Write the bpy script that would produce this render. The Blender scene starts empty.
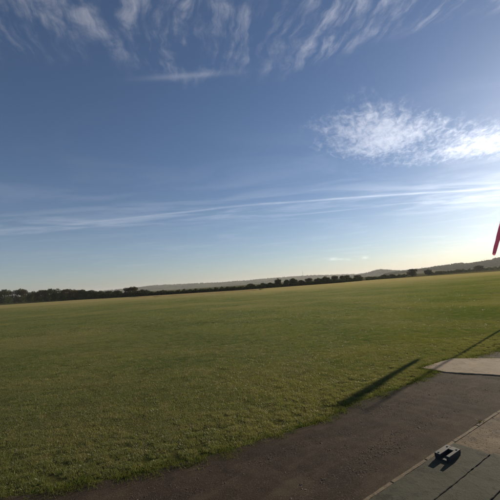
import bpy, math, random
import numpy as np
from mathutils import Vector, Matrix

# ------------------------------------------------------------------ scene, camera, sky, sun
sc = bpy.context.scene
C = bpy.data.collections.new('scene'); sc.collection.children.link(C)
R = math.radians
F, RHO, H = 330.0, R(3.9), 3.0                     # focal length in photo pixels, roll, eye height
PITCH = math.atan(34 * math.cos(RHO) / F)
SUN_AZ, SUN_EL = R(48.0), R(16.76)

fw = Vector((0, math.cos(PITCH), math.sin(PITCH)))
u0 = Vector((0, -math.sin(PITCH), math.cos(PITCH))); x0 = Vector((1, 0, 0))
rt = math.cos(RHO) * x0 - math.sin(RHO) * u0
up = math.cos(RHO) * u0 + math.sin(RHO) * x0
EYE = Vector((0, 0, H))
cam = bpy.data.cameras.new('camera'); co = bpy.data.objects.new('camera', cam); C.objects.link(co)
cam.sensor_width = 36; cam.lens = 36 * F / 500; cam.clip_end = 60000; cam.clip_start = 0.05
m = Matrix((rt, up, -fw)).transposed().to_4x4(); m.translation = EYE
co.matrix_world = m; sc.camera = co

sun_dir = Vector((math.sin(SUN_AZ) * math.cos(SUN_EL), math.cos(SUN_AZ) * math.cos(SUN_EL), math.sin(SUN_EL)))
sl = bpy.data.lights.new('sun', 'SUN'); sl.energy = 5.0; sl.angle = R(0.5); sl.color = (1.0, 0.87, 0.66)
so = bpy.data.objects.new('sun', sl); C.objects.link(so)
so.rotation_euler = sun_dir.to_track_quat('Z', 'Y').to_euler()

sc.view_settings.view_transform = 'Standard'; sc.view_settings.look = 'None'
sc.view_settings.gamma = 1; sc.view_settings.exposure = 0.22; sc.view_settings.use_curve_mapping = False
sc.render.engine = 'CYCLES'; sc.render.resolution_x = sc.render.resolution_y = 1024
sc.cycles.volume_bounces = 1; sc.cycles.transparent_max_bounces = 16; sc.cycles.max_bounces = 5


class N:
    """tiny expression helper for shader node trees"""
    def __init__(s, nt): s.nt = nt
    def link(s, a, b):
        if isinstance(a, bpy.types.NodeSocket): s.nt.links.new(a, b)
        else: b.default_value = a
    def node(s, t, **kw):
        n = s.nt.nodes.new(t)
        for k, v in kw.items(): setattr(n, k, v)
        return n
    def m(s, op, a, b=None, c=None, clamp=False):
        n = s.node('ShaderNodeMath', operation=op); n.use_clamp = clamp
        s.link(a, n.inputs[0])
        if b is not None: s.link(b, n.inputs[1])
        if c is not None: s.link(c, n.inputs[2])
        return n.outputs[0]
    def add(s, a, b): return s.m('ADD', a, b)
    def sub(s, a, b): return s.m('SUBTRACT', a, b)
    def mul(s, a, b): return s.m('MULTIPLY', a, b)
    def div(s, a, b): return s.m('DIVIDE', a, b)
    def ss(s, v, a, b):                              # smoothstep map to 0..1
        n = s.node('ShaderNodeMapRange', interpolation_type='SMOOTHSTEP')
        s.link(v, n.inputs[0]); n.inputs[1].default_value = a; n.inputs[2].default_value = b
        return n.outputs[0]
    def gauss(s, v, c, w):
        d = s.div(s.sub(v, c), w); return s.m('EXPONENT', s.mul(s.mul(d, d), -1.0))
    def xyz(s, x, y, z=0.0):
        n = s.node('ShaderNodeCombineXYZ')
        s.link(x, n.inputs[0]); s.link(y, n.inputs[1]); s.link(z, n.inputs[2]); return n.outputs[0]
    def sep(s, v):
        n = s.node('ShaderNodeSeparateXYZ'); s.nt.links.new(v, n.inputs[0]); return n.outputs
    def noise(s, v, scale, detail=4, rough=.55, dist=0.0):
        n = s.node('ShaderNodeTexNoise'); s.nt.links.new(v, n.inputs['Vector'])
        n.inputs['Scale'].default_value = scale; n.inputs['Detail'].default_value = detail
        n.inputs['Roughness'].default_value = rough; n.inputs['Distortion'].default_value = dist
        return n.outputs[0]
    def mix(s, f, a, b):
        n = s.node('ShaderNodeMix', data_type='RGBA'); s.link(f, n.inputs[0])
        for v, i in ((a, 6), (b, 7)):
            if isinstance(v, tuple): v = (*v[:3], 1)
            s.link(v, n.inputs[i])
        return n.outputs[2]


w = bpy.data.worlds.new('World'); sc.world = w; w.use_nodes = True
wt = w.node_tree; wt.nodes.clear(); n = N(wt)
sky = n.node('ShaderNodeTexSky', sky_type='NISHITA')
sky.sun_disc = False; sky.sun_elevation = SUN_EL; sky.sun_rotation = SUN_AZ
sky.altitude = 80; sky.air_density = 1.0; sky.dust_density = 0.34; sky.ozone_density = 4.2
tc = n.node('ShaderNodeTexCoord').outputs['Generated']
dx, dy, dz = n.sep(tc)
zc = n.m('MAXIMUM', dz, 0.03)
px, py = n.div(dx, zc), n.div(dy, zc)                # where the view ray meets the cloud layer (in layer heights)
P = n.xyz(px, py)
warp = n.noise(P, 2.2, 4, .55)
# high fibrous cirrus, fibres running away from the camera
Pf = n.xyz(n.add(n.add(n.mul(px, 13.0), n.mul(py, 2.4)), n.mul(n.sub(warp, .5), 3.6)), n.mul(py, 3.0), 3.7)
fib = n.noise(Pf, .95, 6, .60, .1)
patch = n.ss(n.noise(n.xyz(px, n.mul(py, .9), 9.5), 6.0, 5, .62), .33, .60)
rad = n.m('SQRT', n.add(n.mul(px, px), n.mul(py, py)))
cir = n.mul(n.mul(n.ss(fib, .40, .72), patch), n.ss(n.add(rad, n.mul(n.sub(warp, .5), .9)), 1.60, 1.28))
cir = n.mul(cir, .68)
# rippled altocumulus bank
ex = n.div(n.sub(n.sub(px, 1.02), n.mul(n.sub(py, 2.35), .42)), .50); ey = n.div(n.sub(py, 2.33), .52)
acm = n.m('EXPONENT', n.mul(n.add(n.mul(ex, ex), n.mul(ey, ey)), -1.0))
ex = n.div(n.sub(px, 1.85), .85); ey = n.div(n.sub(py, 2.62), .46)
acm2 = n.m('EXPONENT', n.mul(n.add(n.mul(ex, ex), n.mul(ey, ey)), -1.0))
acn = n.noise(n.xyz(n.mul(n.sub(n.mul(px, .91), n.mul(py, .41)), 1.7), n.mul(n.add(n.mul(px, .41), n.mul(py, .91)), .75), 1.0), 12.0, 5, .64, .35)
acb = n.noise(P, 2.1, 4, .6)
am = n.m('MAXIMUM', acm, n.mul(acm2, .82))
ac = n.mul(n.ss(n.add(n.mul(am, .62), n.add(n.mul(n.sub(acn, .5), .95), n.mul(n.sub(acb, .5), .8))), .16, .85), n.ss(am, .05, .45))
ac = n.mul(ac, .78)
# long contrail and the thin veil round it
wob = n.mul(n.sub(n.noise(P, .8, 3, .5), .5), .09)
con = n.gauss(n.add(py, wob), n.add(4.12, n.mul(n.m('MAXIMUM', n.mul(px, -1.0), 0.0), .18)), .052)
con = n.mul(con, n.add(.30, n.mul(n.ss(n.noise(n.xyz(n.mul(px, .5), py), 4.0, 4, .6), .35, .7), .35)))
con = n.mul(con, n.ss(px, -4.5, .5))
vn = n.noise(n.xyz(n.mul(px, .55), n.mul(py, 1.5), 8.0), 1.35, 6, .58, .6)
veil = n.mul(n.mul(n.ss(vn, .42, .72), n.gauss(py, 4.55, .9)), .46)
vn2 = n.noise(n.xyz(n.mul(px, .8), n.mul(py, 1.2), 2.0), .9, 6, .6, .8)
veil2 = n.mul(n.mul(n.ss(vn2, .47, .75), n.ss(rad, 1.6, 3.2)), .16)
st = n.mul(n.gauss(n.add(py, n.mul(wob, .3)), 1.468, .022), n.mul(n.gauss(px, -.25, .18), .30))
# small far puffs low over the hills
pf = None
pn = n.noise(tc, 90.0, 3, .6)
for (ax, ay, az_), sx_, sz_, k in (((.2415, .9688, .0564), .011, .0042, .75), ((.262, .965, .0542), .010, .0026, .5), ((.282, .958, .0514), .007, .0034, .5), ((.3267, .9437, .0526), .0075, .0040, .6)):
    g = n.mul(n.mul(n.gauss(dx, ax, sx_), n.gauss(dz, az_, sz_)), n.mul(n.ss(pn, .25, .6), n.mul(n.ss(dy, 0, .1), k)))
    pf = g if pf is None else n.add(pf, g)
cover = n.m('SUBTRACT', 1.0, 1.0)
inv = 1.0
tr = n.m('SUBTRACT', 1.0, cir)
thin = n.mul(n.add(n.ss(rad, 1.2, 9.0), .12), .17)
for a in (ac, con, veil, veil2, st, pf, thin):
    tr = n.mul(tr, n.m('SUBTRACT', 1.0, a, clamp=True))
alpha = n.mul(n.m('SUBTRACT', 1.0, tr, clamp=True), n.ss(dz, .0, .05))
dt = n.node('ShaderNodeVectorMath', operation='DOT_PRODUCT'); wt.links.new(tc, dt.inputs[0]); dt.inputs[1].default_value = sun_dir
cosang = n.m('MAXIMUM', dt.outputs['Value'], 0.0)
phase = n.add(n.add(1.0, n.mul(n.m('POWER', cosang, 9.0), 2.6)), n.mul(n.m('POWER', cosang, 60.0), 2.2))   # ice scatters forward
cc = n.node('ShaderNodeVectorMath', operation='SCALE'); cc.inputs[0].default_value = (4.2, 3.85, 3.45); wt.links.new(phase, cc.inputs['Scale'])
wb = n.node('ShaderNodeVectorMath', operation='MULTIPLY'); wt.links.new(sky.outputs[0], wb.inputs[0]); wb.inputs[1].default_value = (.95, .99, 1.06)
ca = n.node('ShaderNodeVectorMath', operation='ADD'); wt.links.new(cc.outputs[0], ca.inputs[0]); wt.links.new(wb.outputs[0], ca.inputs[1])
final = n.mix(alpha, wb.outputs[0], ca.outputs[0])
bg = n.node('ShaderNodeBackground'); bg.inputs[1].default_value = 0.066
w.cycles.sampling_method = 'MANUAL'; w.cycles.sample_map_resolution = 512
wt.links.new(final, bg.inputs[0])
wo = n.node('ShaderNodeOutputWorld'); wt.links.new(bg.outputs[0], wo.inputs[0])


# ------------------------------------------------------------------ helpers
def ray(x, y): return (fw * F + rt * (x - 250) - up * (y - 250)).normalized()
def at(x, y, z=0.0):
    d = ray(x, y); return EYE + d * ((z - H) / d.z)
def bearing(x, D):                                   # ground point at distance D (along +Y) in the direction of photo column x
    yh = 284 - math.tan(RHO) * (x - 250); d = ray(x, yh); k = D / d.y
    return Vector((d.x * k, D, 0))

def props(o, label=None, cat=None, group=None, kind=None):
    for k, v in (('label', label), ('category', cat), ('group', group), ('kind', kind)):
        if v: o[k] = v
    return o
def mesh(name, v, f, mat=None, smooth=False):
    me = bpy.data.meshes.new(name); me.from_pydata([tuple(map(float, p)) for p in v], [], f); me.update()
    if mat: me.materials.append(mat)
    if smooth: me.polygons.foreach_set('use_smooth', [True] * len(me.polygons))
    return me
def npmesh(name, v, nper, mat):                      # v (k*nper,3): k separate polygons of nper corners
    v = np.ascontiguousarray(v, dtype=np.float32); nv = len(v); k = nv // nper
    me = bpy.data.meshes.new(name); me.vertices.add(nv); me.vertices.foreach_set('co', v.ravel())
    me.loops.add(nv); me.loops.foreach_set('vertex_index', np.arange(nv, dtype=np.int32))
    me.polygons.add(k); me.polygons.foreach_set('loop_start', np.arange(0, nv, nper, dtype=np.int32))
    me.polygons.foreach_set('loop_total', np.full(k, nper, dtype=np.int32))
    me.update(calc_edges=True); me.materials.append(mat); return me
def obj(name, me, parent=None, loc=None, rz=None):
    o = bpy.data.objects.new(name, me); C.objects.link(o)
    if parent: o.parent = parent
    if loc is not None: o.location = loc
    if rz is not None: o.rotation_euler = (0, 0, rz)
    return o
def empty(name, loc, rz=0): return obj(name, None, None, loc, rz)
def tube(pts, rad, seg=10, caps=True):
    """tapered tube along points -> verts, faces"""
    V, Fc = [], []; pts = [Vector(p) for p in pts]
    for i, p in enumerate(pts):
        t = (pts[min(i + 1, len(pts) - 1)] - pts[max(i - 1, 0)]).normalized()
        a = t.orthogonal().normalized() if abs(t.z) > .999 else t.cross(Vector((0, 0, 1))).normalized()
        b = t.cross(a); r = rad[i] if hasattr(rad, '__len__') else rad
        for k in range(seg):
            q = 2 * math.pi * k / seg; V.append(p + a * (r * math.cos(q)) + b * (r * math.sin(q)))
    for i in range(len(pts) - 1):
        for k in range(seg):
            k2 = (k + 1) % seg; Fc.append((i * seg + k, i * seg + k2, (i + 1) * seg + k2, (i + 1) * seg + k))
    if caps: Fc.append(tuple(range(seg))[::-1]); Fc.append(tuple(range((len(pts) - 1) * seg, len(pts) * seg)))
    return V, Fc
def join(*vf):
    V, Fc = [], []
    for v, f in vf:
        o = len(V); V += list(v); Fc += [tuple(i + o for i in q) for q in f]
    return V, Fc
def prism(poly, z0, z1, bev=0.0):
    """bevelled prism from a ccw polygon"""
    P_ = [Vector((p[0], p[1])) for p in poly]; k = len(P_)
    cx = sum((p for p in P_), Vector((0, 0))) / k
    ins = [p + (cx - p).normalized() * bev * 1.4 for p in P_]
    V = [(p.x, p.y, z0) for p in P_] + [(p.x, p.y, z1 - bev) for p in P_] + [(p.x, p.y, z1) for p in ins]
    Fc = []
    for L in (0, 1):
        for i in range(k): j = (i + 1) % k; Fc.append((L * k + i, L * k + j, (L + 1) * k + j, (L + 1) * k + i))
    Fc.append(tuple(range(2 * k, 3 * k))); Fc.append(tuple(range(k))[::-1]); return V, Fc

def material(name, build):
    mt = bpy.data.materials.new(name); mt.use_nodes = True; nt = mt.node_tree; nt.nodes.clear()
    n = N(nt); out = n.node('ShaderNodeOutputMaterial'); sh = build(n); nt.links.new(sh, out.inputs[0]); return mt
def wpos(n): return n.node('ShaderNodeNewGeometry').outputs['Position']
def princ(n, col, rough=.9, bump=None, spec=.3, dist=.01, metal=0.0):
    b = n.node('ShaderNodeBsdfPrincipled')
    if isinstance(col, tuple): col = (*col[:3], 1)
    n.link(col, b.inputs['Base Color']); n.link(rough, b.inputs['Roughness']); b.inputs['Specular IOR Level'].default_value = spec
    b.inputs['Metallic'].default_value = metal
    if bump is not None:
        bp = n.node('ShaderNodeBump'); n.link(bump, bp.inputs['Height']); bp.inputs['Strength'].default_value = 1.0
        bp.inputs['Distance'].default_value = dist; n.nt.links.new(bp.outputs[0], b.inputs['Normal'])
    return b.outputs[0]

def leafy(c1, c2, c3, scale, trans=.45, gl=.0, fine=None, dry=None):
    def bd(n):
        p = wpos(n); a = n.noise(p, scale, 4, .6); col = n.mix(n.ss(a, .35, .65), c1, c2)
        b = n.noise(p, fine or scale * 9, 2, .5); col = n.mix(n.mul(n.ss(b, .45, .75), .6), col, c3)
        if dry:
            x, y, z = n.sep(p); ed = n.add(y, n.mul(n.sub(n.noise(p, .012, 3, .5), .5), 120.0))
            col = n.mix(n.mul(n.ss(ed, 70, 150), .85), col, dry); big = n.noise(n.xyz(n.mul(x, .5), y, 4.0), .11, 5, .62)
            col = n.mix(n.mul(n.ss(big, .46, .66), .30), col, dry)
        d = n.node('ShaderNodeBsdfDiffuse'); n.link(col, d.inputs[0])
        t = n.node('ShaderNodeBsdfTranslucent'); n.link(col, t.inputs[0])
        mx = n.node('ShaderNodeMixShader'); mx.inputs[0].default_value = trans
        n.nt.links.new(d.outputs[0], mx.inputs[1]); n.nt.links.new(t.outputs[0], mx.inputs[2]); o = mx.outputs[0]
        if gl:
            g = n.node('ShaderNodeBsdfGlossy'); g.inputs['Roughness'].default_value = .45; g.inputs[0].default_value = (1, 1, 1, 1)
            lw = n.node('ShaderNodeLayerWeight'); lw.inputs[0].default_value = .5
            fr = n.add(n.mul(n.m('POWER', lw.outputs['Facing'], 4.0), .42), .025)
            m2 = n.node('ShaderNodeMixShader'); n.nt.links.new(n.m('MULTIPLY', fr, gl, clamp=True), m2.inputs[0])
            n.nt.links.new(o, m2.inputs[1]); n.nt.links.new(g.outputs[0], m2.inputs[2]); o = m2.outputs[0]
        return o
    return bd

def ground_mat(n):
    p = wpos(n); a = n.noise(p, .06, 5, .6); b = n.noise(p, .9, 5, .6); c = n.noise(p, 14, 3, .6)
    col = n.mix(n.ss(a, .3, .7), (.055, .058, .016), (.085, .078, .025))
    col = n.mix(n.mul(n.ss(b, .4, .7), .5), col, (.10, .085, .035))
    x, y, z = n.sep(p); far = n.ss(n.m('SQRT', n.add(n.mul(x, x), n.mul(y, y))), 120, 220)
    strip = n.noise(n.xyz(n.mul(x, .001), n.mul(y, .004)), 3.0, 4, .5)
    dry = n.mix(n.ss(strip, .4, .6), (.10, .085, .035), (.055, .062, .02))
    col = n.mix(far, col, dry)
    return princ(n, col, 1.0, n.mul(n.add(b, n.mul(c, .4)), n.sub(1.0, far)), .0, .03)
def gravel_mat(n):
    p = wpos(n); a = n.noise(p, .7, 5, .65); b = n.noise(p, 45, 4, .7)
    vo = n.node('ShaderNodeTexVoronoi'); n.nt.links.new(p, vo.inputs['Vector']); vo.inputs['Scale'].default_value = 75
    col = n.mix(n.ss(a, .35, .68), (.028, .019, .0115), (.052, .036, .0215))
    x, y, z = n.sep(p); al = n.noise(n.xyz(n.add(n.mul(x, .25), n.mul(y, .17)), n.sub(n.mul(x, .56), n.mul(y, .83))), 2.6, 5, .6)
    col = n.mix(n.mul(n.ss(al, .48, .66), .6), col, (.085, .060, .037)); col = n.mix(n.mul(n.ss(n.noise(p, 2.4, 4, .6), .5, .7), .5), col, (.020, .0145, .009))
    col = n.mix(n.mul(n.ss(b, .48, .7), .6), col, (.12, .09, .058))
    return princ(n, col, .95, n.add(n.mul(vo.outputs[0], -.25), n.add(b, n.noise(p, 110, 3, .7))), .15, .008)
def pebble_mat(n):
    p = wpos(n); a = n.noise(p, 60, 2, .5); b = n.noise(p, 17, 2, .5)
    col = n.mix(n.ss(a, .35, .65), (.04, .029, .018), (.20, .15, .10)); col = n.mix(n.mul(n.ss(b, .5, .7), .5), col, (.075, .06, .045))
    return princ(n, col, .85, None, .3)
def slab_mat(base, light, dark, bscale=30):
    def bd(n):
        p = wpos(n); a = n.noise(p, 1.6, 6, .65); b = n.noise(p, bscale, 5, .7); c = n.noise(p, 5.5, 5, .7, .6)
        col = n.mix(n.ss(a, .3, .7), base, light); col = n.mix(n.mul(n.ss(c, .52, .72), .65), col, dark)
        col = n.mix(n.mul(n.ss(b, .55, .75), .35), col, light)
        ck = n.m('ABSOLUTE', n.sub(n.noise(p, 1.1, 6, .6), .5)); col = n.mix(n.mul(n.ss(ck, .006, .0), .8), col, dark)
        sp_ = n.noise(p, 3.1, 6, .75); col = n.mix(n.mul(n.ss(sp_, .52, .66), .75), col, dark)
        return princ(n, col, .9, n.add(n.mul(b, .6), c), .2, .008)
    return bd
def plain(col, rough=.6, spec=.4, metal=0.0, var=.35):
    def bd(n):
        p = wpos(n); a = n.noise(p, 8, 4, .6)
        return princ(n, n.mix(n.mul(n.ss(a, .35, .7), var), col, tuple(min(1, c * 1.8 + .01) for c in col)), rough, n.noise(p, 80, 2, .5), spec, .001, metal)
    return bd
def hill_mat(n):
    p = wpos(n); a = n.noise(p, .004, 5, .55); b = n.noise(p, .02, 4, .6)
    col = n.mix(n.ss(a, .42, .56), (.035, .045, .018), (.095, .09, .035)); col = n.mix(n.mul(n.ss(b, .45, .7), .5), col, (.05, .06, .022))
    return princ(n, col, 1.0, None, 0)
def fabric_mat(n):
    p = wpos(n); a = n.noise(p, 6, 4, .6); col = n.mix(n.ss(a, .3, .7), (.86, .27, .35), (.9, .34, .42))
    d = n.node('ShaderNodeBsdfDiffuse'); n.link(col, d.inputs[0]); t = n.node('ShaderNodeBsdfTranslucent'); n.link(col, t.inputs[0])
    mx = n.node('ShaderNodeMixShader'); mx.inputs[0].default_value = .5
    n.nt.links.new(d.outputs[0], mx.inputs[1]); n.nt.links.new(t.outputs[0], mx.inputs[2]); return mx.outputs[0]

M = dict(
    ground=material('field_soil', ground_mat), gravel=material('gravel', gravel_mat), pebble=material('pebble', pebble_mat),
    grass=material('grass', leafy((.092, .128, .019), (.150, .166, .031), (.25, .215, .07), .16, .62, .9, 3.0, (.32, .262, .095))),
    weed=material('weed', leafy((.075, .105, .018), (.12, .13, .026), (.20, .17, .05), 2, .55, .1)),
    leaf=material('leaf', leafy((.030, .048, .014), (.050, .066, .020), (.075, .075, .025), .12, .30, 0, .9)),
    leaf2=material('leaf_brown', leafy((.050, .052, .018), (.070, .062, .024), (.09, .075, .03), .12, .30, 0, .9)),
    wood=material('far_leaf', leafy((.030, .045, .016), (.050, .060, .022), (.06, .06, .025), .01, .2, 0, .06)),
    bark=material('bark', plain((.07, .055, .04), .9, .1)),
    straw=material('stubble', leafy((.30, .23, .10), (.38, .29, .13), (.24, .19, .08), .1, .0, 0, 2.0)),
    slab=material('pale_concrete', slab_mat((.21, .15, .09), (.29, .215, .135), (.12, .088, .053))),
    apron=material('worn_concrete', slab_mat((.098, .068, .038), (.19, .135, .078), (.030, .021, .012), 16)),
    flag=material('green_concrete', slab_mat((.050, .047, .030), (.074, .068, .044), (.026, .023, .015), 60)),
    edge=material('lit_edging', slab_mat((.15, .112, .068), (.20, .15, .095), (.07, .052, .033))),  # paler than the apron: light caught by the edge, put into the colour
    joint=material('joint', plain((.018, .016, .015), .9, .1)),
    metal=material('box_lit_top', plain((.125, .118, .10), .75, .25)), dark=material('box_dark', plain((.02, .021, .023), .6, .4)),  # first colour: box top painted lighter than the body for the light on it
    pole=material('pole_paint', plain((.6, .6, .58), .45, .5)), fabric=material('sock_fabric', fabric_mat),
    hill=material('hill', hill_mat), steel=material('mast_steel', plain((.10, .10, .105), .6, .3)))

rng = np.random.default_rng(7); random.seed(7)
def sn(x, y, s=1.0, o=0.0):                           # cheap smooth noise, about -1..1
    x = np.asarray(x) * s + o; y = np.asarray(y) * s - o * .7
    return (np.sin(x * 1.3 + 1.7 * np.sin(y * .9)) + np.sin(y * 1.7 + 1.3 * np.sin(x * 1.1 + 2)) + .6 * np.sin(2.9 * x + 2.3 * y) + .5 * np.sin(4.1 * y - 3.3 * x + np.sin(x))) / 3.1

# ------------------------------------------------------------------ ground sheet
G = 26000
gx = sorted(set([-G, -12000, -6000, -3000, -1500, -700, -300, -120, -60, -30, 0, 30, 60, 120, 300, 700, 1500, 3000, 6000, 12000, G]))
V = [(x, y, 0) for y in gx for x in gx]; k = len(gx)
props(obj('ground', mesh('ground', V, [(j * k + i, j * k + i + 1, (j + 1) * k + i + 1, (j + 1) * k + i) for j in range(k - 1) for i in range(k - 1)], M['ground'])), kind='structure')

# ------------------------------------------------------------------ gravel track
LE = [(-30, 1.2), (-16, 3.2), (-9, 4.4), (-3.67, 5.36), (-2.22, 5.68), (-.72, 6.27), (.5, 6.88), (1.21, 7.24), (2.26, 8.15), (3.39, 8.83), (4.6, 9.62), (5.4, 10.3), (6.6, 11.2), (7.83, 11.75), (8.72, 12.24), (12, 14.6), (20, 20.4), (40, 35)]
O2 = np.array([1.47, 4.86]); ED = np.array([.829, .559]); EN = np.array([.559, -.829])
def pave(e, nn, z=0.0): q = O2 + ED * e + EN * nn; return (float(q[0]), float(q[1]), z)
Lx = np.array([p[0] for p in LE]); Ly = np.array([p[1] for p in LE])
def edge_y(x):                                        # wavering grass edge
    return np.interp(x, Lx, Ly) + .06 * sn(x, 0, 2.1) + .035 * sn(x, 0, 7.3, 3) + .02 * sn(x, 0, 17, 1)
def pave_y(x): return 4.86 + (np.asarray(x) - 1.47) * .559 / .829
xs = np.concatenate([np.linspace(-30, -5, 40), np.arange(-4.9, 11, .06), np.linspace(11.2, 40, 60)])
nv = 70; V = []; Fc = []
for x in xs:
    y1 = float(edge_y(x)) + .05; y0 = min(float(pave_y(x)) - .06, y1 - .5)
    for j in range(nv):
        t = j / (nv - 1); y = y0 + (y1 - y0) * t; bell = min(1, 8 * t, 8 * (1 - t))
        rut = -.5 * math.exp(-((t - .3) / .1) ** 2) - .5 * math.exp(-((t - .72) / .1) ** 2)
        z = .018 + bell * (.010 * sn(x, y, 1.7) + .006 * sn(x, y, 6) + .004 * sn(x, y, 15) + .016 * rut)
        V.append((x, y, max(.004, float(z))))
for i in range(len(xs) - 1):
    for j in range(nv - 1): a = i * nv + j; Fc.append((a, a + nv, a + nv + 1, a + 1))
props(obj('gravel_track', mesh('gravel_track', V, Fc, M['gravel'], True)), kind='structure')

def pebbles(name, x, y, z, r):
    k = len(x); base = np.array([(1, 0, 0), (-1, 0, 0), (0, 1, 0), (0, -1, 0), (0, 0, 1), (0, 0, -1)], float)
    tri = np.array([(0, 2, 4), (2, 1, 4), (1, 3, 4), (3, 0, 4), (2, 0, 5), (1, 2, 5), (3, 1, 5), (0, 3, 5)])
    jit = base[None] * (1 + rng.uniform(-.35, .35, (k, 6, 1))) + rng.normal(0, .12, (k, 6, 3))
    an = rng.uniform(0, 6.28, k); c, s = np.cos(an), np.sin(an)
    jit[..., 0] *= rng.uniform(.8, 1.4, (k, 1)); jit[..., 2] *= .3
    X = jit[..., 0] * c[:, None] - jit[..., 1] * s[:, None]; Y = jit[..., 0] * s[:, None] + jit[..., 1] * c[:, None]
    vv = np.stack([X * r[:, None] + x[:, None], Y * r[:, None] + y[:, None], jit[..., 2] * r[:, None] + z[:, None]], -1)
    return npmesh(name, vv[:, tri].reshape(-1, 3), 3, M['pebble'])
k = 110000; X = rng.uniform(-5.5, 13, k); t = rng.uniform(0, 1, k) ; y1 = edge_y(X) + .04; y0 = pave_y(X)
Y = y0 + (y1 - y0) * t
keep = (rng.uniform(0, 1, k) < .55 + .45 * sn(X, Y, 1.1, 4)) & (Y > 3.0)
X, Y = X[keep], Y[keep]
big = rng.integers(0, len(X), 900); X = np.r_[X, X[big] + rng.normal(0, .05, 900)]; Y = np.r_[Y, Y[big] + rng.normal(0, .05, 900)]
rs = np.clip(rng.lognormal(-5.45, .42, len(X)), .0025, .02); rs[-900:] = np.clip(rng.lognormal(-4.6, .35, 900), .006, .024)
props(obj('gravel', pebbles('gravel', X, Y, np.full(len(X), .014), rs)), 'loose brown gravel scattered over the dark track', 'gravel', kind='stuff')

# ------------------------------------------------------------------ pale concrete crossing slab
sp = [(5.50, 10.08), (6.65, 9.45), (7.72, 8.92), (10.6, 10.45), (7.9, 11.16), (6.55, 11.56), (5.08, 10.68)]
def ragged(poly, step=.12, amp=.012):
    out = []
    for a, b in zip(poly, poly[1:] + poly[:1]):
        a, b = Vector(a[:2]), Vector(b[:2]); d = b - a; m_ = max(1, int(d.length / step)); nn = Vector((d.y, -d.x)).normalized()
        for i in range(m_): out.append(a + d * (i / m_) + nn * (random.uniform(-amp, amp) if i else 0))
    return out
props(obj('concrete_path', mesh('concrete_path', *prism(ragged(sp, .09, .022), .0, .04, .012), M['slab'])), kind='structure')

# ------------------------------------------------------------------ worn concrete apron, edging, green-grey slabs
ap = [pave(-14, .045), pave(-14, 9), pave(26, 9), pave(26, .045)]
props(obj('concrete_apron', mesh('concrete_apron', *prism(ap, -.02, .030, .0), M['apron'])), kind='structure')
apron = bpy.data.objects['concrete_apron']
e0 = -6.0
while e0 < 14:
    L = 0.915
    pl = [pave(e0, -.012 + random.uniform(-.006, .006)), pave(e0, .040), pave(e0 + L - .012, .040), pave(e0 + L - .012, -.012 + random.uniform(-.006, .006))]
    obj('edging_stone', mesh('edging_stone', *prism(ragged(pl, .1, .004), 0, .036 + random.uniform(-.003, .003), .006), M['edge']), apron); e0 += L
obj('joint_bed', mesh('joint_bed', *prism([pave(-3, .05), pave(-3, 1.66), pave(2.24, 1.66), pave(2.14, .05)], .026, .034, 0), M['joint']), apron)
for n0, n1, ee in ((.05, .583, 2.16), (.599, 1.03, 2.24), (1.044, 1.66, 2.27)):
    for a, b in ((-.55, ee), (-3.0, -.57)):
        pl = [pave(a, n0), pave(a, n1), pave(b + .02, n1), pave(b, n0)]
        obj('paving_slab', mesh('paving_slab', *prism(ragged(pl, .07, .006), .03, .046 + random.uniform(0, .004), .005), M['flag']), apron)
k = 70000; e = rng.uniform(-1, 9, k); nn = rng.uniform(.06, 3.5, k); q = O2[None] + e[:, None] * ED + nn[:, None] * EN
keep = (e > 2.25) & (rng.uniform(0, 1, k) < .35 + .5 * sn(q[:, 0], q[:, 1], 2.1, 1)); q = q[keep]
props(obj('grit', pebbles('grit', q[:, 0], q[:, 1], np.full(len(q), .031), np.clip(rng.lognormal(-5.3, .4, len(q)), .002, .02))), 'fine brown grit lying on the worn concrete apron', 'grit', kind='stuff')

# dark open-topped metal box on the slab
bx = empty('metal_box', pave(1.435, .095, .046), math.atan2(ED[1], ED[0])); props(bx, 'small dark metal box with a slot in its top painted as lit, on the green-grey slab', 'metal box')
LB, WB, HB = .385, .215, .085                        # local +x along the edge, local -y away from the track
def rbox(x0_, x1_, y0_, y1_, z0, z1, b=.004): return prism([(x0_, y0_), (x1_, y0_), (x1_, y1_), (x0_, y1_)], z0, z1, b)
obj('base', mesh('base', *prism([(.004, -WB + .004), (LB - .004, -WB + .004), (LB - .004, -.004), (.004, -.004)], 0, .029, .003), M['dark']), bx)
obj('side_wall', mesh('side_wall', *rbox(0, LB, -.085, 0, .03, HB), M['dark']), bx)
obj('side_wall', mesh('side_wall', *rbox(0.02, LB, -WB, -WB + .045, .03, HB), M['dark']), bx)
obj('end_wall', mesh('end_wall', *rbox(LB - .12, LB - .002, -WB + .046, -.086, .03, HB - .001), M['dark']), bx)
for s in ((0, LB, -.085, 0), (.02, LB, -WB, -WB + .045), (LB - .12, LB - .0, -WB + .047, -.087)):
    obj('lit_top', mesh('lit_top', *rbox(*s, HB + .001, HB + .008, .003), M['metal']), bx)  # carries the lit top of the box as a lighter colour
for q in ((.05, -.042), (LB - .06, -.042), (LB - .06, -WB + .03)):
    obj('bolt', mesh('bolt', *tube([(*q, HB + .006), (*q, HB + .018)], [.013, .012], 6), M['steel']), bx)

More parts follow.
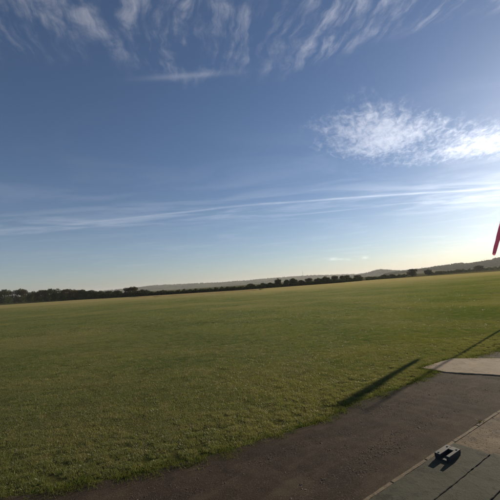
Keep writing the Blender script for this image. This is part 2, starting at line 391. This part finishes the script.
# ------------------------------------------------------------------ windsock and pole
TIP = Vector((14.70, 20.00, 3.78)); G2 = Vector((2.1, 8.3, 0))
hd = Vector((math.sin(SUN_AZ), math.cos(SUN_AZ), math.tan(SUN_EL)))
TOP = G2 + hd * ((TIP.z / math.tan(SUN_EL)) + 7.0)
ax = TIP - TOP; LS = ax.length; ax.normalize(); s1 = ax.orthogonal().normalized(); s2 = ax.cross(s1)
pd = Vector((math.sin(R(47.5)), math.cos(R(47.5)), 0)); pa = Vector((5.568, 10.435, 0))
base = pa + pd * ((Vector((TOP.x, TOP.y, 0)) - pa).dot(pd) + .35); base.z = 0; PH = TOP.z + .22
wp = empty('windsock_pole', base); props(wp, 'tall pale windsock pole with a side arm, just beyond the right edge', 'pole')
obj('footing', mesh('footing', *prism([(-.3, -.3), (.3, -.3), (.3, .3), (-.3, .3)], 0, .12, .02), M['slab']), wp)
obj('shaft', mesh('shaft', *tube([(0, 0, .1), (0, 0, PH * .5), (0, 0, PH)], [.062, .052, .040], 14), M['pole'], True), wp)
armv = Vector((TOP.x - base.x, TOP.y - base.y, 0))
obj('arm', mesh('arm', *join(tube([(0, 0, PH - .06), armv + Vector((0, 0, PH - .06))], .018, 8), tube([(0, 0, PH - .6), armv * .5 + Vector((0, 0, PH - .06))], .011, 6)), M['pole'], True), wp)
ws = empty('windsock', TOP); props(ws, 'limp red windsock hanging down at the right edge of the sky', 'windsock')
V, Fc = [], []; seg, rings = 28, 40
for i in range(rings + 1):
    t = i / rings; r = .165 * (1 - t) + .075 * t; r *= 1 + .10 * math.sin(t * 9) * t
    bend = s1 * (.012 * math.sin(t * 3.1)) + s2 * (.012 * math.sin(t * 4.5))
    for j in range(seg):
        q = 2 * math.pi * j / seg; fold = 1 + (.10 * math.sin(3 * q + 5 * t) + .06 * math.sin(7 * q - 8 * t)) * min(1, t * 2.5)
        V.append(ax * (t * LS) + bend + (s1 * math.cos(q) + s2 * math.sin(q)) * r * fold)
for i in range(rings):
    for j in range(seg): j2 = (j + 1) % seg; Fc.append((i * seg + j, i * seg + j2, (i + 1) * seg + j2, (i + 1) * seg + j))
obj('sleeve', mesh('sleeve', V, Fc, M['fabric'], True), ws)
obj('hoop', mesh('hoop', *tube([(s1 * math.cos(q) + s2 * math.sin(q)) * .17 for q in np.linspace(0, 2 * math.pi, 25)], .012, 8, False), M['pole'], True), ws)
for q in (0, 2.09, 4.19):
    obj('bridle', mesh('bridle', *tube([(s1 * math.cos(q) + s2 * math.sin(q)) * .165, Vector((0, 0, .16))], .006, 6), M['steel']), ws)

# ------------------------------------------------------------------ mown grass
def tile(nb, rad, h, wid):
    x, y = rng.normal(0, rad, nb), rng.normal(0, rad, nb); a = rng.uniform(0, 2 * np.pi, nb); hh = h * rng.uniform(.45, 1.25, nb); ww = wid * rng.uniform(.6, 1.3, nb)
    le = rng.normal(0, .55, (nb, 2)) * hh[:, None]; dx_, dy_ = np.cos(a) * ww, np.sin(a) * ww; z0 = np.full(nb, -.003)
    return np.stack([np.stack([x - dx_, y - dy_, z0], 1), np.stack([x + dx_, y + dy_, z0], 1), np.stack([x + le[:, 0], y + le[:, 1], hh], 1)], 1).reshape(-1, 3)
def scatter_nodes():
    g = bpy.data.node_groups.new('scatter', 'GeometryNodeTree')
    g.interface.new_socket('Geometry', in_out='INPUT', socket_type='NodeSocketGeometry'); g.interface.new_socket('Geometry', in_out='OUTPUT', socket_type='NodeSocketGeometry')
    nd = g.nodes.new; L = g.links.new; gi, go = nd('NodeGroupInput'), nd('NodeGroupOutput')
    def attr(nm, ty):
        a = nd('GeometryNodeInputNamedAttribute'); a.data_type = ty; a.inputs[0].default_value = nm; return [o for o in a.outputs if o.enabled and o.name == 'Attribute'][0]
    se = nd('GeometryNodeSeparateGeometry'); se.domain = 'POINT'; L(gi.outputs[0], se.inputs[0]); L(attr('seed', 'BOOLEAN'), se.inputs[1])
    ip = nd('GeometryNodeInstanceOnPoints'); L(se.outputs[0], ip.inputs['Points']); L(se.outputs[1], ip.inputs['Instance'])
    L(attr('rot', 'FLOAT_VECTOR'), ip.inputs['Rotation']); L(attr('scl', 'FLOAT_VECTOR'), ip.inputs['Scale']); L(ip.outputs[0], go.inputs[0]); return g
SG = scatter_nodes()
def scatter(name, tl, pts, rz, scl, mat):
    me = npmesh(name, tl, 3, mat); n0 = len(tl); k = len(pts); me.vertices.add(k)
    cov = np.zeros((n0 + k, 3), np.float32); cov[:n0] = tl; cov[n0:] = pts; me.vertices.foreach_set('co', cov.ravel())
    a = me.attributes.new('seed', 'BOOLEAN', 'POINT'); a.data.foreach_set('value', np.r_[np.zeros(n0, bool), np.ones(k, bool)])
    rr = np.zeros((n0 + k, 3), np.float32); rr[n0:, 2] = rz; a = me.attributes.new('rot', 'FLOAT_VECTOR', 'POINT'); a.data.foreach_set('vector', rr.ravel())
    ss_ = np.ones((n0 + k, 3), np.float32); ss_[n0:] = scl; a = me.attributes.new('scl', 'FLOAT_VECTOR', 'POINT'); a.data.foreach_set('vector', ss_.ravel())
    me.update(); o = obj(name, me); md = o.modifiers.new('scatter', 'NODES'); md.node_group = SG; return o
def inpoly(x, y, poly):
    r = np.zeros(len(x), bool); j = len(poly) - 1
    for i in range(len(poly)):
        (xi, yi), (xj, yj) = poly[i], poly[j]
        r ^= ((yi > y) != (yj > y)) & (x < (xj - xi) * (y - yi) / (yj - yi + 1e-12) + xi); j = i
    return r
def wedge(y0_, y1_, dens):                              # jittered hexagonal cover of the part of the field in front of the camera
    d = 1 / math.sqrt(dens * .866); ys = np.arange(y0_, y1_, d * .866); out = []
    for i, y in enumerate(ys):
        x = np.arange(-.95 * y - 2, .95 * y + 2, d) + (i % 2) * d / 2; out.append(np.stack([x, np.full(len(x), y)], 1))
    q = np.concatenate(out); q += rng.uniform(-.22, .22, q.shape) * d; return q[:, 0], q[:, 1]
def on_grass(x, y, m_=.06): return (y > edge_y(x) + m_) & ~inpoly(x, y, [(p[0], p[1]) for p in sp])
def seg_dist(x, y, pts):
    d = np.full(len(x), 1e9)
    for (ax_, ay_), (bx_, by_) in zip(pts[:-1], pts[1:]):
        vx, vy = bx_ - ax_, by_ - ay_; t = np.clip(((x - ax_) * vx + (y - ay_) * vy) / (vx * vx + vy * vy), 0, 1)
        d = np.minimum(d, np.hypot(x - ax_ - t * vx, y - ay_ - t * vy))
    return d
ring = [(p[0], p[1]) for p in sp]; ring.append(ring[0])
GS = [bearing(132, 196), bearing(150, 200), bearing(200, 188), bearing(258, 182), bearing(258, 150), bearing(205, 143), bearing(160, 158)]
gold = [(p.x, p.y) for p in GS]
def disc(nb, R_, h, wid, clump):
    rr = R_ * np.sqrt(rng.uniform(0, 1, nb)) * rng.uniform(.82, 1.0, nb); a = rng.uniform(0, 2 * np.pi, nb); t = tile(nb, 0, h, wid).reshape(-1, 3, 3)
    x, y = rr * np.cos(a), rr * np.sin(a); k_ = 1 + .45 * sn(x, y, 2.2 / clump) + .35 * sn(x, y, 6.0 / clump, 2); k_ = np.clip(k_, .25, 2.0)
    t *= k_[:, None, None] * .35 + .65; t[:, 2, 2] *= k_; t[..., 0] += x[:, None]; t[..., 1] += y[:, None]; return t.reshape(-1, 3)
def lawn(name, nb, R_, h, wid, y0_, y1_, dens, label, clump=1.0, near=0.0, band=None):
    if band:
        k = int((band[1] - band[0]) * 1.7 * dens); x = rng.uniform(band[0], band[1], k); y = edge_y(x) + rng.uniform(.05, 1.9, k)
        b2 = rng.integers(0, len(ring) - 1, 1500); tt = rng.uniform(0, 1, 1500); rg = np.array(ring); q = rg[b2] + (rg[b2 + 1] - rg[b2]) * tt[:, None] + rng.normal(0, .6, (1500, 2)); x, y = np.r_[x, q[:, 0]], np.r_[y, q[:, 1]]
    else: x, y = wedge(y0_, y1_, dens)
    dd = np.minimum(seg_dist(x, y, LE), seg_dist(x, y, ring)); ok = on_grass(x, y, .02) & (dd > R_ * .8) & ~inpoly(x, y, gold) & ((seg_dist(x, y, gold + gold[:1]) > R_ * .9) | (y < 76))
    x, y = x[ok], y[ok]; k = len(x); hv = np.clip(1 + .22 * sn(x, y, .35) + .2 * sn(x, y, 1.1, 3) + rng.uniform(-.15, .15, k), .5, 1.7)
    props(scatter(name, disc(nb, R_, h, wid, clump), np.stack([x, y, np.zeros(k)], 1), rng.uniform(0, 6.28, k), np.stack([np.ones(k), np.ones(k), hv], 1), M['grass']), label, 'grass', kind='stuff')
lawn('verge_grass', 320, .13, .030, .0034, 0, 0, 38, 'short grass in the strip right beside the dark track', .4, band=(-9, 14))
lawn('near_grass', 7500, .75, .027, .0034, 4.6, 26, 1.25, 'short mown grass of the near airfield')
lawn('middle_grass', 6500, 1.5, .040, .0068, 25, 78, .34, 'mown olive grass across the middle of the airfield', 1.6)
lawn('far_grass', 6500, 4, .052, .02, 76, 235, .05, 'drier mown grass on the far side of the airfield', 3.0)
V, Fc = prism(ragged(gold, 4, .8), -.05, .05, 0)
props(obj('stubble_strip', mesh('stubble_strip', V, Fc, M['straw'])), kind='structure')
# scattered taller tufts and weeds in the field
x, y = wedge(6, 45, .55); ok = on_grass(x, y, .2) & (sn(x, y, .5, 2) + rng.uniform(-1, 1, len(x)) > .1); x, y = x[ok], y[ok]; k = len(x); sv = np.clip(rng.lognormal(-.2, .3, k), .4, 1.25)
props(scatter('field_tufts', tile(90, .06, .062, .0045), np.stack([x, y, np.zeros(k)], 1), rng.uniform(0, 6.28, k), np.stack([sv * 1.5, sv * 1.5, sv], 1), M['grass']), 'taller grass tufts dotted over the near field', 'grass', kind='stuff')
# taller tufts along the edge of the track and the slab
x = rng.uniform(-6, 12, 1700); y = edge_y(x) + rng.normal(.05, .10, len(x)); ok = ~inpoly(x, y, [(p[0], p[1]) for p in sp]); x, y = x[ok], y[ok]
a = rng.uniform(0, 1, 260); i_ = rng.integers(4, 7, 260); spn = np.array(sp); b0 = spn[i_ % 7]; b1 = spn[(i_ + 1) % 7]
q = b0 + (b1 - b0) * a[:, None] + rng.normal(0, .03, (260, 2)) + np.array([-.03, .05])
x = np.r_[x, q[:, 0], rng.normal(4.95, .18, 60)]; y = np.r_[y, q[:, 1], rng.normal(10.12, .16, 60)]
k = len(x); sv = np.clip(rng.lognormal(-.1, .35, k), .4, 1.9); keep = (sn(x, y, 3.1) + rng.uniform(-.8, .8, k)) > .05
props(scatter('edge_grass', tile(60, .055, .045, .0040), np.stack([x, y, np.zeros(k)], 1)[keep], rng.uniform(0, 6.28, k)[keep], np.stack([sv] * 3, 1)[keep], M['weed']), 'longer green grass tufts fringing the track', 'grass', kind='stuff')
# a few weeds in the apron's edge
for e_, s_, lb in ((3.36, 1.0, 'small dark weed on the kerb of the worn concrete apron'),):
    wd = empty('weed', pave(e_, -.02, .012)); props(wd, lb, 'weed'); lm = []
    for v_ in range(3):
        L_ = .05 + .018 * v_; pv_ = [(-.004, 0, 0), (.004, 0, 0), (.007, .3 * L_, .5 * L_), (-.007, .3 * L_, .5 * L_), (0, .8 * L_, .75 * L_)]
        lm.append(mesh('leaf', pv_, [(0, 1, 2, 3), (3, 2, 4)], M['weed']))
    for q_ in range(18):
        lf = obj('leaf', lm[q_ % 3], wd, (random.gauss(0, .012), random.gauss(0, .012), 0)); lf.rotation_euler = (random.uniform(-.5, .3), 0, q_ * 2.4); k_ = random.uniform(.7, 1.3); lf.scale = (k_, k_, k_)

# ------------------------------------------------------------------ trees
def quads(cen, size, flat=.6):
    k = len(cen); a = rng.normal(0, 1, (k, 3)); a /= np.linalg.norm(a, axis=1)[:, None]; b = rng.normal(0, 1, (k, 3)); b[:, 2] *= flat
    b -= a * (a * b).sum(1)[:, None]; b /= np.linalg.norm(b, axis=1)[:, None]; s = size * rng.uniform(.6, 1.4, (k, 1))
    a, b = a * s, b * s * .7
    return np.stack([cen - a, cen - b * .9, cen + a, cen + b], 1).reshape(-1, 3)
def crown_pts(lobes, per, inner=.35):
    out = []
    for c, r in lobes:
        d = rng.normal(0, 1, (per, 3)); d /= np.linalg.norm(d, axis=1)[:, None]; rad = rng.uniform(inner, 1.30, (per, 1)) ** .6
        out.append(np.array(c) + d * rad * np.array(r))
    return np.concatenate(out)
def tree_mesh(kind):
    """unit-height tree: trunk mesh, crown mesh"""
    nl = {0: 20, 1: 24, 2: 16, 3: 20}[kind % 4]; wd = [.36, .46, .28, .42][kind % 4]; lobes = []
    for i in range(nl):
        a = i * 2.4 + random.uniform(-.4, .4); z = random.uniform(.16, .84); rr = wd * math.sqrt(max(.05, 1 - ((z - .52) / .46) ** 2)) * random.uniform(.45, .8)
        r = random.uniform(.13, .20); lobes.append(((rr * math.cos(a), rr * math.sin(a), z), (r * 1.15, r * 1.15, r * .9)))
    lobes.append(((random.uniform(-.06, .06), 0, .86), (.15, .15, .13)))
    parts = [tube([(0, 0, -.02), (.01, .0, .18), (0, .01, .42), (.01, 0, .62)], [.035, .026, .018, .008], 8)]
    for c, r in lobes[:7]:
        c = Vector(c); st_ = Vector((.005, .003, random.uniform(.18, .40))); parts.append(tube([st_, st_.lerp(c, .5) + Vector((0, 0, -.02)), c], [.013, .009, .003], 5))
    tm = mesh('trunk', *join(*parts), M['bark'], True)
    cm = npmesh('crown', quads(crown_pts(lobes, 200), .029), 4, M['leaf'] if kind % 3 else M['leaf2']); return tm, cm
TV = [tree_mesh(k) for k in range(7)]
def base_D(x): return float(np.interp(x, [0, 70, 150, 240, 340, 420, 500, 560], [370, 260, 205, 185, 205, 280, 420, 500]))
def tree(xp, hpx, wpx, label, group, kind=None, dD=4, name='tree'):
    D = base_D(xp) + dD; g = bearing(xp, D); depth = g.dot(fw) ; k = depth / F
    hgt = hpx * k; wid = wpx * k; kd = random.randrange(7) if kind is None else kind
    o = empty(name, g, random.uniform(0, 6.28)); sxy = wid / (2 * [.50, .60, .42, .56][kd % 4]) ; o.scale = (sxy, sxy, hgt)
    tm, cm = TV[kd]; obj('trunk', tm, o); obj('crown', cm, o); return props(o, label, 'tree', group)
ordn = ['first', 'second', 'third', 'fourth', 'fifth', 'sixth', 'seventh', 'eighth', 'ninth', 'tenth', 'eleventh', 'twelfth', 'thirteenth', 'fourteenth', 'fifteenth', 'sixteenth', 'seventeenth', 'eighteenth', 'nineteenth', 'twentieth']
wl = [(4, 15, 17), (21, 14.8, 16), (33, 11.5, 12), (41, 12.3, 13), (50, 13.2, 14), (58, 12.8, 13), (66, 12, 13), (74, 11.2, 12), (82, 10.6, 12), (91, 9.4, 12), (100, 8.2, 11), (109, 7.4, 11), (118, 7.6, 10), (131, 10.6, 14), (142, 7.2, 11), (147, 6.3, 7)]
for i, (x, h, wd) in enumerate(wl):
    lb = {0: 'dark round tree at the left edge of the photo', 13: 'tallest tree near the right end of the dark left wood', 15: 'last low tree at the right end of the dark left wood'}.get(i, 'dark tree, %s from the left in the dark left-hand wood' % ordn[i])
    tree(x, h * .93, wd * 1.25, lb, 'trees of the dark wood at left', dD=6)
ml = [(163, 5.0, 8), (174, 2.6, 5), (195, 3.2, 8), (231, 3.8, 9), (250, 5.8, 8), (263, 5.6, 6), (270, 5.4, 7), (278, 9.0, 7.5), (286, 7.2, 6), (293, 8.0, 9), (301, 5.6, 7), (308.5, 7.2, 8), (318, 6.6, 9), (325, 7.6, 10), (335, 7.6, 8), (342, 7.0, 6), (347, 7.0, 9), (358, 6.2, 9)]
for i, (x, h, wd) in enumerate(ml):
    lb = {0: 'small tree just right of the dark left wood', 1: 'tiny lone bush on the edge of the pale field', 7: 'tall upright tree, tallest in the middle hedgerow'}.get(i, 'hedgerow tree, %s from the left in the middle row' % ordn[i])
    tree(x, h * .98, wd * 1.2, lb, 'trees of the middle hedgerow', dD=3)
rl = [(369, 3.6, 6, 'low bush just left of the round knoll'), (384, 4.4, 8, 'left bush of the pair below the knoll'), (392, 4.0, 8, 'right bush of the pair below the knoll'), (404, 3.4, 7, 'low bush left of the big round tree'),
      (412, 7.8, 12, 'big round tree standing alone right of the knoll'), (428, 6.0, 9, 'smaller round tree right of the big lone one'), (440, 3.2, 8, 'low bush right of the two round trees'), (458, 3.4, 9, 'dark bush below the wooded right-hand hill'), (479, 5.6, 10, 'dark tree on the wooded hill near the right edge')]
for x, h, wd, lb in rl: tree(x, h, wd, lb, 'trees near the right end of the field edge', dD=3)

def hedge(x0_, x1_, hpx, label, nleaf):
    nleaf = int(nleaf * 1.5)
    c = bearing((x0_ + x1_) / 2, base_D((x0_ + x1_) / 2)); o = empty('hedge', c); xs_ = rng.uniform(x0_, x1_, nleaf); pts = []
    for xx in xs_:
        b = bearing(xx, base_D(xx)); k = b.length / F; hh = hpx * k * (.62 + .38 * float(sn(xx, 0, .9)) + .18 * float(sn(xx, 0, 3.1)))
        p = b + Vector((random.gauss(0, .3), random.gauss(0, 1.0), 0)) - c; p.z = hh * random.random() ** .8; pts.append(p)
    obj('foliage', npmesh('foliage', quads(np.array(pts), .34), 4, M['leaf']), o)
    sm = mesh('stem', *tube([(0, 0, -.1), (.05, 0, .7), (.1, .05, 1.5)], [.08, .06, .03], 6), M['bark'])
    for xx in np.linspace(x0_ + .5, x1_ - .5, 8): obj('stem', sm, o, bearing(float(xx), base_D(float(xx))) - c)
    return props(o, label, 'hedge', 'hedges along the field edge')
hedge(-25, 60, 6.0, 'dense dark underwood at the foot of the left wood', 9000)
hedge(60, 149, 5.6, 'dark hedge below the right half of the left wood', 9000)
hedge(147, 215, 4.4, 'low hedge below the hills right of the left wood', 6000)
hedge(215, 275, 4.6, 'low hedge leading up to the tall upright tree', 6000)
hedge(275, 362, 4.3, 'hedge under the middle row of trees', 8000)
hedge(366, 404, 3.4, 'short hedge below the round knoll', 2500)
hedge(430, 560, 3.2, 'long low hedge at the foot of the right-hand hill', 8000)

# ------------------------------------------------------------------ hills with woods
def hill(name, prof, D, depth, amp, seed, nx=160, ny=26):
    """prof: (photo column, pixels above eye level) crest line at distance D"""
    cx_ = [p[0] for p in prof]; cy_ = [p[1] for p in prof]; V = []; H_ = np.zeros((nx, ny)); Pt = np.zeros((nx, ny, 3))
    for i in range(nx):
        xx = cx_[0] + (cx_[-1] - cx_[0]) * i / (nx - 1); d0 = bearing(xx, 1.0)
        for j in range(ny):
            t = j / (ny - 1); D_ = D + (t - .55) * depth; g = d0 * D_; top = H + np.interp(xx, cx_, cy_) * (d0.length * D / F) * .985
            s = (math.sin(math.pi / 2 * min(1, t / .55)) if t < .55 else math.cos(math.pi / 2 * (t - .55) / .45)) ** 1.2
            z = top * s + amp * s * float(sn(g.x / 260., g.y / 260., 1, seed)) * .5 - (4 if s < .01 else 0); Pt[i, j] = (g.x, g.y, z)
    Fc = [(i * ny + j, (i + 1) * ny + j, (i + 1) * ny + j + 1, i * ny + j + 1) for i in range(nx - 1) for j in range(ny - 1)]
    props(obj(name, mesh(name, Pt.reshape(-1, 3).tolist(), Fc, M['hill'], True)), kind='structure'); return Pt
A = hill('far_hill', [(-420, 1), (-200, 1.5), (-60, 2.0), (60, 1.8), (115, 3.0), (150, 4.4), (170, 4.3), (200, 4.0), (225, 3.9), (250, 3.5), (275, 3.9), (300, 4.4), (330, 3.5), (360, 2.4), (400, 2.2), (430, 2.0), (600, 3), (900, 2)], 3600, 1500, 10, 1.3, 220)
B = hill('knoll', [(345, .2), (360, 1.6), (368, 2.9), (375, 4.4), (381, 5.4), (387, 4.9), (394, 3.6), (404, 2.4), (415, 1.6), (440, .3)], 2500, 500, 2, 2.7, 70)
Cc = hill('right_hill', [(385, .1), (400, 1.2), (420, 2.3), (440, 3.6), (460, 4.9), (480, 5.7), (500, 7.0), (540, 8.5), (600, 9), (700, 7), (850, 3)], 1500, 700, 2.5, 4.1, 150)
def woodland(name, Pt, count, size, label, thr, jl, jh):
    nx, ny, _ = Pt.shape; i = rng.uniform(0, nx - 1.01, count); j = rng.uniform(jl, jh, count) * (ny - 1); a, b = i.astype(int), j.astype(int); fa, fb = (i - a)[:, None], (j - b)[:, None]
    q = Pt[a, b] * (1 - fa) * (1 - fb) + Pt[a + 1, b] * fa * (1 - fb) + Pt[a, b + 1] * (1 - fa) * fb + Pt[a + 1, b + 1] * fa * fb
    keep = sn(q[:, 0], q[:, 1], .006, 2) + .5 * sn(q[:, 0], q[:, 1], .021, 1) > thr; q = q[keep]; k = len(q)
    s = size * rng.uniform(.6, 1.3, k); off = rng.normal(0, .36, (k, 14, 3)) * s[:, None, None]; off[..., 2] = np.abs(off[..., 2]) * 1.0
    pts = (q[:, None] + off).reshape(-1, 3); return props(obj(name, npmesh(name, quads(pts, size * .26), 4, M['wood'])), label, 'woodland', kind='stuff')
woodland('far_woodland', A, 9000, 9, 'hazy woods along the far ridge', -.05, .1, .62)
woodland('knoll_woodland', B, 700, 7, 'hazy trees on the round knoll', -.1, .1, .6)
woodland('hillside_woodland', Cc, 14000, 6.5, 'grey-green woods on the right-hand hill', -.25, .08, .62)

# thin radio mast on the far ridge
g = bearing(304.5, 3560); ridge_i = min(range(A.shape[0]), key=lambda i: abs(A[i, 14, 0] / A[i, 14, 1] - g.x / g.y))
mz = float(A[ridge_i, 14, 2]); mp = Vector(A[ridge_i, 14]); mp.z = mz - 1
ms = empty('radio_mast', mp); props(ms, 'thin radio mast on the far ridge above the hedgerow', 'radio mast')
mh = 50; lg = []; br = []
for q in (0, 2.094, 4.189): obj('leg', mesh('leg', *tube([(2.2 * math.cos(q), 2.2 * math.sin(q), 0), (.8 * math.cos(q), .8 * math.sin(q), mh)], [.6, .45], 6), M['steel']), ms)
for i in range(12):
    z0, z1 = mh * i / 12, mh * (i + 1) / 12
    for q in (0, 2.094, 4.189):
        r0, r1 = 2.2 - 1.4 * i / 12, 2.2 - 1.4 * (i + 1) / 12; br.append(tube([(r0 * math.cos(q), r0 * math.sin(q), z0), (r1 * math.cos(q + 2.094), r1 * math.sin(q + 2.094), z1)], .3, 4))
obj('bracing', mesh('bracing', *join(*br), M['steel']), ms)
obj('antenna', mesh('antenna', *tube([(0, 0, mh - 2), (0, 0, mh + 8)], .3, 6), M['steel']), ms)

# ------------------------------------------------------------------ air
hz = [(-25000, -25000), (25000, -25000), (25000, 25000), (-25000, 25000)]
def haze_build():
    mt = bpy.data.materials.new('air'); mt.use_nodes = True; nt = mt.node_tree; nt.nodes.clear(); o = nt.nodes.new('ShaderNodeOutputMaterial')
    pv = nt.nodes.new('ShaderNodeVolumePrincipled'); pv.inputs['Color'].default_value = (.93, .92, .93, 1); pv.inputs['Density'].default_value = .0001
    pv.inputs['Anisotropy'].default_value = .25; nt.links.new(pv.outputs[0], o.inputs['Volume']); return mt
V = [(-27000, -27000, -2), (27000, -27000, -2), (27000, 27000, -2), (-27000, 27000, -2), (-27000, -27000, 170), (27000, -27000, 170), (27000, 27000, 170), (-27000, 27000, 170)]
props(obj('haze', mesh('haze', V, [(0, 3, 2, 1), (4, 5, 6, 7), (0, 1, 5, 4), (1, 2, 6, 5), (2, 3, 7, 6), (3, 0, 4, 7)], haze_build())), 'thin pale haze over the far hills', 'haze', kind='stuff')
